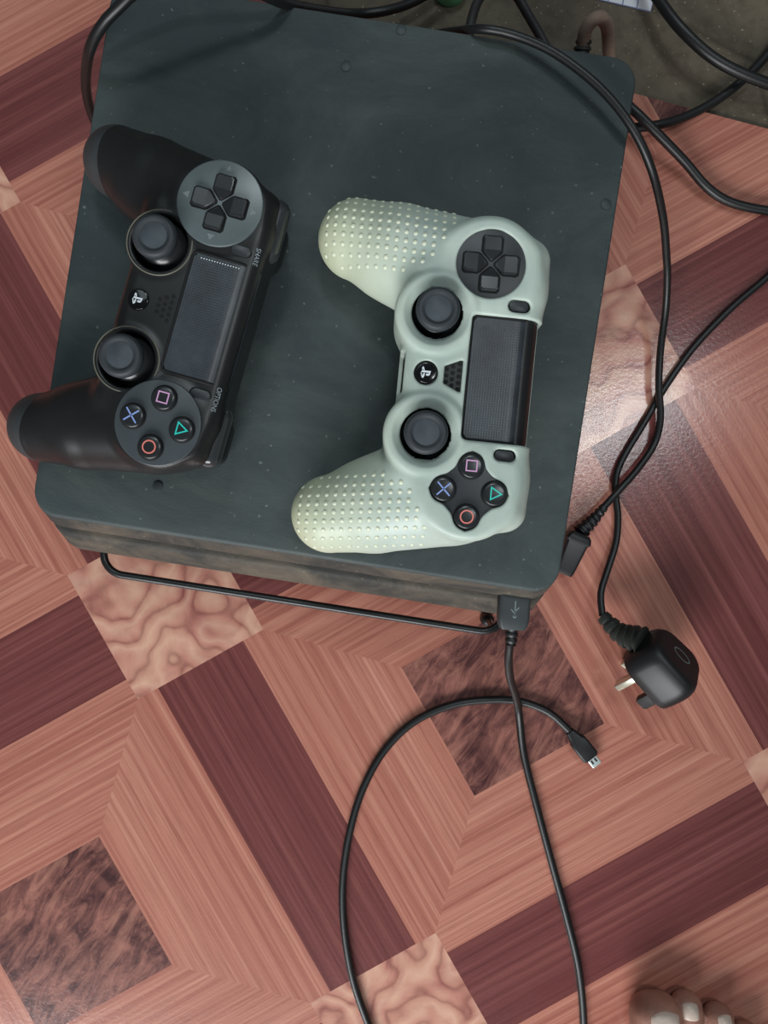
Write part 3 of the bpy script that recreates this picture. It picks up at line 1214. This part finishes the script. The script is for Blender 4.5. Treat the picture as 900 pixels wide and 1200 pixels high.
    # seat screws of the port end: headset socket in the edge facing the player
    v, f = slab(rrect(7.5, 2.2, 1.5, 4), 0, 1.2, .3, 2)
    v = [(x, -33.6 + .5 - z * .3, 33 + y) for x, y, z in v]
    mesh_obj('port_slot', mm(v), f, M['hole'], root, True)
    if sleeved:
        V, F = nets(sleeve_fn, (-84, -82, -3), (84, 38, 52), 0.8)
        sl = link_mesh('silicone_sleeve', fast_mesh('silicone_sleeve', conv(V), F), M['sleeve'], root)
        sl['label'] = 'milky pale green silicone sleeve with raised nubs on the grips'
        # nubs in rows over the grips
        gx, gy = [], []
        for sx in (-1, 1):
            for i in range(-7, 8):
                for j in range(0, 15):
                    v_ = -74.0 + j * 4.05
                    x = 63.5 + (v_ + 55) * -0.13 + i * 4.05 * 0.99
                    gx.append(sx * x)
                    gy.append(v_)
        gx, gy = np.array(gx), np.array(gy)
        z = drop(sleeve_outer, gx, gy)
        e = .2
        nrm = np.stack([(sleeve_outer(gx + e * (k == 0), gy + e * (k == 1), z + e * (k == 2)) - sleeve_outer(gx, gy, z)) / e for k in range(3)], 1)
        ax_ = np.abs(gx)
        rp = np.sqrt((ax_ - DPX) ** 2 + gy ** 2)
        rs = np.sqrt((ax_ - STX) ** 2 + (gy - STY) ** 2)
        keep = (np.abs(sleeve_outer(gx, gy, z)) < .05) & (z > 14) & (nrm[:, 2] > 0.32) & (rp > 23.0) & (rs > 22.5) & (ax_ > 44)
        bv, bf = [], []
        for a, b in ((0, 0), (1, 0)):
            pass
        for x, y, zz, n_ in zip(gx[keep], gy[keep], z[keep], nrm[keep]):
            n_ = Vector(n_).normalized()
            t = n_.orthogonal().normalized()
            u = n_.cross(t)
            b0 = len(bv)
            for r, hgt in ((1.15, -.2), (1.0, .22), (.65, .42)):
                for k in range(8):
                    a = math.pi / 4 * k
                    bv.append(Vector((x, y, zz)) + (t * math.cos(a) + u * math.sin(a)) * r + n_ * hgt)
            bv.append(Vector((x, y, zz)) + n_ * .5)
            for lv in range(2):
                for k in range(8):
                    l = (k + 1) % 8
                    bf.append((b0 + lv * 8 + k, b0 + lv * 8 + l, b0 + lv * 8 + 8 + l, b0 + lv * 8 + 8 + k))
            for k in range(8):
                bf.append((b0 + 16 + k, b0 + 16 + (k + 1) % 8, b0 + 24))
        nb = mesh_obj('grip_nubs', mm(bv), bf, M['nub'], sl, True)
        nb['kind'] = 'stuff'


pl = W(221.5, 367, ZT + .046)
c1 = empty('game_controller', (pl.x, pl.y, ZT), math.radians(-105.8))
tag(c1, 'bare black game controller lying on the left of the console', 'controller', 'controllers on the console')
controller(c1, False)
pr = W(562, 443, ZT + .046)
c2 = empty('game_controller', (pr.x, pr.y, ZT), math.radians(-95.6))
tag(c2, 'game controller in a milky silicone sleeve with nubbed grips', 'controller', 'controllers on the console')
controller(c2, True)


# ------------------------------------------------------------------ cables
def pts3(seq):
    return [W(x, y, z) for x, y, z in seq]


def cord_thing(name, label, seq, r, mat, step=.004):
    p = catmull(pts3(seq), step)
    o = tube(name, p, r, mat, None, 12)
    tag(o, label, 'cable', 'cables around the console')
    return o


def ribbed(name, path, r0, r1, n, mat, parent):
    """tapered strain relief with raised rings along a path"""
    fine = catmull(path, .0006)
    m_ = len(fine)
    rad = []
    for i in range(m_):
        t = i / (m_ - 1)
        base = r0 + (r1 - r0) * t
        rad.append(base * (1.0 if (t * n) % 1 < .58 else .80))
    return tube(name, fine, rad, mat, parent, 16)


# lead that arches over the console corner and ends in a plug on the floor beside it
lead = empty('appliance_lead', W(690, 610, 0))
tag(lead, 'black cable arching over the console corner, its ribbed connector by the console edge', 'cable', 'cables around the console')


def under(parent, o):
    o.parent = parent
    o.matrix_parent_inverse = Matrix.Translation(-Vector(parent.location))
    return o


p = catmull(pts3([(510, 40, .055), (538, 36, .074), (565, 34, .0855), (602, 41, .0865), (650, 62, .089), (702, 102, .0905), (741, 150, .089),
                  (764, 200, .080), (777, 255, .058), (781, 300, .040), (782, 326, .030), (780, 364, .018), (774, 410, .010),
                  (772, 453, .0085), (774, 489, .0065), (767, 520, .0045), (747, 550, .0065), (724, 576, .0085), (706, 596, .008)]), .004)
under(lead, tube('cord', p, .0021, M['cable'], None, 12))
under(lead, ribbed('strain_relief', pts3([(708, 594, .008), (697, 607, .008), (680, 624, .0085)]), .0026, .0052, 6, M['plug'], None))
# connector body: a flat plug lying half under the console edge
a, b = W(679, 625, .0085), W(659, 672, .0075)
d = (b - a).normalized()
sd = Vector((-d.y, d.x, 0)).normalized()
up = sd.cross(d) if sd.cross(d).z > 0 else d.cross(sd)
L_ = (b - a).length
rings = []
for t, w_, h_ in ((0.0, .0055, .0055), (.06, .0070, .0066), (.18, .0078, .0070), (.24, .0066, .0060), (.9, .0056, .0054), (1.0, .0050, .0046)):
    rings.append([tuple(a + d * L_ * t + sd * x + up * y) for x, y in rrect(w_, h_, .0022, 4)])
v, f = loft(rings)
under(lead, sharp(mesh_obj('connector_body', v, f, M['plug'], None, True), 40))

# mains lead with the three-pin plug
plug = empty('mains_plug_lead', W(765, 775, 0))
tag(plug, 'black cable ending in a three-pin mains plug on the floor', 'cable', 'cables around the console')
pc = W(773, 777, .021)
cd = Vector((.70, -.715, 0)).normalized()                   # from the cord towards the earth pin
hz = Vector((cd.y * -1, cd.x, 0)).normalized()
tilt = math.radians(38)
nb_ = (hz * math.cos(tilt) + Vector((0, 0, 1)) * math.sin(tilt)).normalized()   # back of the plug
sd = cd.cross(nb_).normalized()
if sd.z > 0:
    sd = -sd


def plug_pt(s, c, n):
    return pc + sd * s * .001 + cd * c * .001 + nb_ * n * .001


def plug_outline(k, rr):
    # rounded outline, narrower towards the cord
    base = rrect(17.8 * k, 18.6 * k, rr, 6)
    return [(x * (1.0 if y > 0 else 1.0 + y * .011), y) for x, y in base]


rings = []
for n_, k, rr in ((-12.0, .93, 8), (-11.0, .98, 8.5), (-6, 1.0, 9), (1, 1.0, 9), (5, .98, 9), (8.5, .93, 9), (10.6, .86, 9), (11.7, .76, 8), (12.0, .6, 6)):
    rings.append([tuple(plug_pt(x, y, n_)) for x, y in plug_outline(k, rr)])
v, f = loft(rings)
zmin = min(p_[2] for p_ in v)
pins = [((-10.8, -7, -12), (-10.8, -7, -26), 3.2, 2.0, 'brass'), ((10.8, -7, -12), (10.8, -7, -26), 3.2, 2.0, 'brass'),
        ((0, 14.5, -12), (0, 14.5, -30), 2.2, 4.0, 'plug')]
pv = []
for a_, b_, hw, hh, mt in pins:
    rg = []
    for t, k in ((0, 1), (.92, 1), (1.0, .8)):
        q = [a_[i] + (b_[i] - a_[i]) * t for i in range(3)]
        rg.append([tuple(plug_pt(q[0] + x, q[1] + y, q[2])) for x, y in rrect(hw * k, hh * k, .5, 2)])
    pv.append((loft(rg), mt))
    zmin = min(zmin, min(min(p_[2] for p_ in r_) for r_ in rg))
lift = Vector((0, 0, -zmin))


def lifted(v):
    return [tuple(Vector(p_) + lift) for p_ in v]


bo = under(plug, sharp(mesh_obj('plug_body', lifted(v), f, M['plug'], None, True), 50))
for (vv, ff), mt in pv:
    o = under(plug, sharp(mesh_obj('pin', lifted(vv), ff, M[mt], None, True), 40))
    o['label'] = 'silver metal pin' if mt == 'brass' else 'black plastic earth pin'
vv, ff = strip_ring([(x * 3.6, y * 6.2) for x, y in circle(1.0, 32)], .8)
vv = [tuple(plug_pt(x + 2, y + 1, 12.05)) for x, y in vv]
under(plug, mesh_obj('oval_mark', lifted(vv), ff, M['grey'], None))
neck = plug_pt(0, -18.6, 1) + lift
rel = [W(706, 722, .012), W(727, 742, .018), neck]
p = catmull(pts3([(1010, 215, .003), (960, 268, .003), (900, 324, .0025), (857, 361, .0025), (813, 407, .0025), (780, 453, .0025), (754, 497, .0025), (731, 535, .0025),
                  (722, 558, .0028), (721, 580, .0028), (724, 602, .003), (722, 635, .004), (712, 668, .006), (704, 695, .009), (706, 722, .012)]), .004)
under(plug, tube('cord', p, .0021, M['cable'], None, 12))
fine = catmull(rel, .0006)
rad = []
for i in range(len(fine)):
    t = i / (len(fine) - 1)
    rad.append((.0040 + .0048 * t) * (1.0 if (t * 5.2) % 1 < .62 else .84))
under(plug, tube('strain_relief', fine, rad, M['relief'], None, 16))

# charging cable: USB plug in the console front, cord looping out and back to the small connector
chg = empty('charging_cable', W(608, 830, 0))
tag(chg, 'black charging cable plugged into the console front, small metal-tipped end on the floor', 'cable', 'cables around the console')
u0 = con_local(602, 700, .066)
ud = Matrix.Rotation(CON_RZ, 3, 'Z') @ Vector((0, -1, 0))
ux = Matrix.Rotation(CON_RZ, 3, 'Z') @ Vector((1, 0, 0))
ub = W(603, 694, .0665)
ue = W(600, 737, .0665)
ud = (ue - ub).normalized()
ux = Vector((-ud.y, ud.x, 0))
Lu = (ue - ub).length
rings = []
for t, w_, h_ in ((-.35, .0070, .0036), (0.0, .0074, .0040), (.04, .0080, .0046), (.70, .0080, .0046), (.90, .0074, .0043), (1.0, .0062, .0038)):
    rings.append([tuple(ub + ud * Lu * t + ux * x + Vector((0, 0, y))) for x, y in rrect(w_, h_, .0018, 4)])
v, f = loft(rings)
up_ = under(chg, sharp(mesh_obj('usb_plug', v, f, M['usb'], None, True), 40))
# raised branching mark on the plug
um = ub + ud * Lu * .42 + Vector((0, 0, .0046))
v_, f_ = [], []


def bar(p, q, w_):
    t = (q - p).normalized()
    n_ = Vector((-t.y, t.x)) * w_
    b0 = len(v_)
    for c in (p - n_, q - n_, q + n_, p + n_):
        v_.append(tuple(um + ux * c.x + ud * c.y + Vector((0, 0, .00012))))
    f_.append((b0, b0 + 1, b0 + 2, b0 + 3))


bar(Vector((0, -.004)), Vector((0, .004)), .0003)
bar(Vector((0, .0015)), Vector((.002, -.0008)), .0003)
bar(Vector((0, .0025)), Vector((-.002, .0004)), .0003)
b0 = len(v_)
v_ += [tuple(um + ux * x + ud * (y + .004) + Vector((0, 0, .00012))) for x, y in circle(.0009, 12)]
f_.append(tuple(range(b0, b0 + 12)))
o = mesh_obj('trident_mark', v_, f_, M['grey'], None)
o.parent = up_
ribp = [ue - ud * .001, ue + ud * .0045, ue + ud * .0085]
under(chg, ribbed('strain_relief', ribp, .0038, .0030, 3, M['plug'], None))
seq = [(598, 752, .062), (596, 772, .054), (598, 795, .040), (604, 814, .022), (607, 828, .0105), (609, 845, .006), (614, 885, .0024), (629, 945, .0024), (645, 1005, .0024),
       (664, 1075, .0024), (678, 1135, .0024), (684, 1200, .0024), (682, 1262, .0024), (655, 1320, .0024), (600, 1355, .0024), (535, 1345, .0024), (478, 1295, .0024),
       (446, 1232, .0024), (430, 1196, .0024), (413, 1145, .0024), (403, 1085, .0024), (402, 1030, .0024), (410, 975, .0024), (425, 925, .0024), (450, 880, .0024),
       (485, 846, .0024), (530, 826, .0024), (575, 820, .0024), (610, 822, .0024), (642, 834, .0028), (664, 853, .0036), (674, 864, .0042)]
p = catmull([ue + ud * .006] + pts3(seq), .004)
under(chg, tube('cord', p, .0023, M['cable'], None, 12))
ma, mb = W(670, 860, .0042), W(692, 887, .0042)
md = (mb - ma).normalized()
mx = Vector((-md.y, md.x, 0))
Lm = (mb - ma).length
rings = []
for t, w_, h_ in ((-.12, .0026, .0026), (.05, .0034, .0030), (.22, .0040, .0034), (.30, .0052, .0038), (.92, .0054, .0040), (1.0, .0046, .0034)):
    rings.append([tuple(ma + md * Lm * t + mx * x + Vector((0, 0, y))) for x, y in rrect(w_, h_, .0015, 4)])
v, f = loft(rings)
mp = under(chg, sharp(mesh_obj('small_connector', v, f, M['plug'], None, True), 40))
rings = []
for t, w_, h_ in ((-.3, .0031, .0011), (.9, .0033, .0012), (1.0, .0031, .0010)):
    rings.append([tuple(mb + md * .0062 * t + mx * x + Vector((0, 0, y))) for x, y in rrect(w_, h_, .0006, 3)])
v, f = loft(rings)
tp_ = mesh_obj('metal_tip', v, f, M['metal'], None, True)
sharp(tp_, 40)
tp_.parent = mp
for s in (-1, 1):
    v = [tuple(mb + md * (.0028 + y) + mx * (s * .0013 + x) + Vector((0, 0, .00125))) for x, y in rrect(.0005, .0013, .0002, 2)]
    o = mesh_obj('latch_slot', v, [tuple(range(len(v)))], M['hole'], None)
    o.parent = mp

# loose leads behind and beside the console
cord_thing('loop_cable', 'black cable looping round the console corner beside the black controller grip',
           [(150, 235, .006), (128, 175, .012), (110, 140, .028), (101, 104, .056), (104, 62, .090), (119, 31, .104), (140, 8, .110), (162, -12, .113), (190, -24, .114), (222, -34, .113), (262, -25, .106), (297, -12, .099),
            (325, 1, .089), (356, 9, .070), (410, 16, .028), (455, 12, .020), (500, -6, .014), (560, -50, .010), (640, -120, .004)], .0026, M['cable'])
cord_thing('arched_cable', 'dark cable rising in an arch behind the middle of the console back edge',
           [(548, 62, .050), (550, 40, .052), (553, 22, .052), (562, -2, .050), (582, -20, .048), (603, -8, .044), (618, 16, .040), (632, 40, .036), (645, 64, .034)], .0026, M['cable_dusty'])
cord_thing('thick_cable', 'thick black cable crossing the concrete at the top right corner',
           [(730, -80, .004), (752, -30, .006), (772, 0, .012), (800, 36, .016), (842, 72, .016), (900, 98, .012), (960, 112, .006), (1030, 118, .0032)], .0032, M['cable'])
cord_thing('curved_cable', 'black cable curving from the console corner under the thick cable',
           [(700, 150, .008), (735, 150, .008), (768, 147, .008), (800, 138, .005), (834, 121, .0035), (868, 96, .0035), (900, 63, .0035), (930, 20, .0035), (950, -40, .0035)], .0027, M['cable'])
cord_thing('sagging_cable', 'black cable running from the console side down to the right edge, on red vinyl',
           [(715, 100, .010), (735, 122, .014), (752, 138, .016), (774, 160, .014), (803, 190, .009), (828, 219, .006), (856, 237, .004), (900, 247, .003), (960, 252, .003)], .0027, M['cable'])

brown = empty('brown_lead', W(695, 45, 0))
tag(brown, 'dusty brown bent lead with ribbed collar sticking out behind the console', 'cable', 'cables around the console')
under(brown, tube('cord', catmull(pts3([(683, 52, .050), (686, 36, .056), (694, 24, .060), (704, 21, .059), (711, 30, .052), (713, 46, .044), (714, 70, .034)]), .002), .0035, M['cable_brown'], None, 12))
under(brown, ribbed('strain_relief', pts3([(679, 76, .046), (682, 60, .048), (685, 42, .052)]), .0056, .0040, 4, M['cable_dusty'], None))

# ------------------------------------------------------------------ paper and scrap on the concrete
pp = W(763, 13, -.001)
pd = (W(702, -1, 0) - W(763, 13, 0)).normalized()
pu = Vector((pd.y, -pd.x, 0))
if pu.y < 0:
    pu = -pu
paper = mesh_obj('paper_sheet', [(0, 0, 0), (.15, 0, 0), (.15, .10, .002), (0, .10, .002), (0, 0, .0006), (.15, 0, .0006), (.15, .10, .0026), (0, .10, .0026)],
                 [(3, 2, 1, 0), (4, 5, 6, 7), (0, 1, 5, 4), (1, 2, 6, 5), (2, 3, 7, 6), (3, 0, 4, 7)], M['paper'])
paper.matrix_world = Matrix(((-pd.x * -1, pu.x, 0, 0), (pd.y, pu.y, 0, 0), (0, 0, 1, 0), (0, 0, 0, 1)))
paper.location = (pp.x, pp.y, -.0020)
bm = bmesh.new()
bm.from_mesh(paper.data)
bmesh.ops.recalc_face_normals(bm, faces=bm.faces[:])
bm.to_mesh(paper.data)
bm.free()
tag(paper, 'white paper with a ruled grid, its corner on the concrete', 'paper')

cap = W(528, -13, 0)
prof = [(.0095, 0), (.0098, .002), (.0098, .008), (.0090, .0098), (.006, .0104), (.002, .0106)]
v, f = loft([[(r * (1 + (.03 if (k % 2 and 0 < i < 3) else 0)) * math.cos(2 * math.pi * k / 48), r * math.sin(2 * math.pi * k / 48), z) for k in range(48)] for i, (r, z) in enumerate(prof)])
o = sharp(mesh_obj('bottle_cap', v, f, M['mint'], None, True, (cap.x, cap.y, -.0022)), 50)
tag(o, 'mint green plastic cap on the concrete at the top edge', 'cap')


# ------------------------------------------------------------------ the bare foot
FX, FY = 195.0, -400.0


def toe(x, y, z, cx, tip, r, back, h=1.0, dx=0.0):
    d = d_cap(x, y, z, (cx, tip - r, r * h * .96), (cx + dx, back, r * h * 1.05 + 3), r, r * .88, h)
    return d


def foot_fn(x, y, z):
    x, y = x + FX, y + FY
    d = toe(x, y, z, 161.0, -285.0, 14.3, -345, .88, 4)
    d = smin(d, d_rbox(x, y, z, (161, -302.0, 13.5), (13.6, 17, 11.5), 9.5), 4)
    for cx, tip, r, dx in ((181.0, -285.0, 9.3, 0), (200.2, -292.5, 8.9, -2), (217.0, -304.0, 8.3, -4), (231.5, -320.0, 8.0, -6)):
        d = smin(d, toe(x, y, z, cx, tip, r, -352, 1.0, dx), 1.2)
    fo = d_cap(x, y, z, (176, -362, 17), (190, -430, 24), 19, 22, .95)
    fo = smin(fo, d_cap(x, y, z, (212, -372, 14), (204, -440, 20), 16, 18, .95), 14)
    fo = smin(fo, d_cap(x, y, z, (190, -430, 26), (196, -500, 30), 24, 28, 1.0), 14)
    fo = smin(fo, d_cap(x, y, z, (194, -470, 50), (197, -500, 90), 24, 29, 1.0), 14)
    fo = smin(fo, d_cap(x, y, z, (197, -502, 90), (196, -515, 300), 29, 42, 1.0), 14)
    d = smin(d, fo, 7)
    return np.maximum(d, -z)


V, F = nets(foot_fn, (150 - 60 - FX, -575 - FY, -3), (260 - FX, -270 - FY, 330), 2.0)
person = empty('person', (FX * .001, FY * .001 - .0020, 0))
tag(person, 'bare foot of a person, toes just inside the bottom edge', 'person')
link_mesh('bare_foot', fast_mesh('bare_foot', conv(V), F), M['skin'], person)


def nail(cx, y0, hw, length):
    n = 10
    v, f = [], []
    for j in range(n + 1):
        for i in range(n + 1):
            s, t = i / n * 2 - 1, j / n
            yy = y0 - t * length - (s * s) * hw * .30 * (1 - t)
            w_ = hw * (0.94 + .06 * math.sin(t * math.pi))
            v.append((cx + s * w_ - FX, yy - FY))
    v = np.array(v)
    z = drop(foot_fn, v[:, 0], v[:, 1], 60.0)
    s = np.tile(np.linspace(-1, 1, n + 1), n + 1)
    lift_ = 0.75 - 0.55 * s ** 4
    V3 = np.c_[v, z + lift_]
    for j in range(n):
        for i in range(n):
            a0 = j * (n + 1) + i
            f.append((a0, a0 + n + 1, a0 + n + 2, a0 + 1))
    # thickness
    N = len(V3)
    V4 = np.r_[V3, V3 - [0, 0, 1.6]]
    f2 = list(f) + [tuple(N + k for k in q[::-1]) for q in f]
    edge = [i for i in range(n + 1)] + [j * (n + 1) + n for j in range(1, n + 1)] + [n * (n + 1) + i for i in range(n - 1, -1, -1)] + [j * (n + 1) for j in range(n - 1, 0, -1)]
    for k in range(len(edge)):
        a0, b0 = edge[k], edge[(k + 1) % len(edge)]
        f2.append((a0, b0, N + b0, N + a0))
    bm = bmesh.new()
    vv = [bm.verts.new(tuple(p_ * .001)) for p_ in V4]
    for q in f2:
        bm.faces.new([vv[k] for k in q])
    bmesh.ops.recalc_face_normals(bm, faces=bm.faces[:])
    bm_obj('toenail', bm, M['nail'], person, True)


nail(162.6, -287.4, 8.8, 16)
nail(180.4, -287.2, 4.6, 8.5)
nail(201.0, -294.8, 4.3, 8)
nail(217.0, -306.5, 3.8, 7)
nail(231.0, -322.0, 3.4, 6)
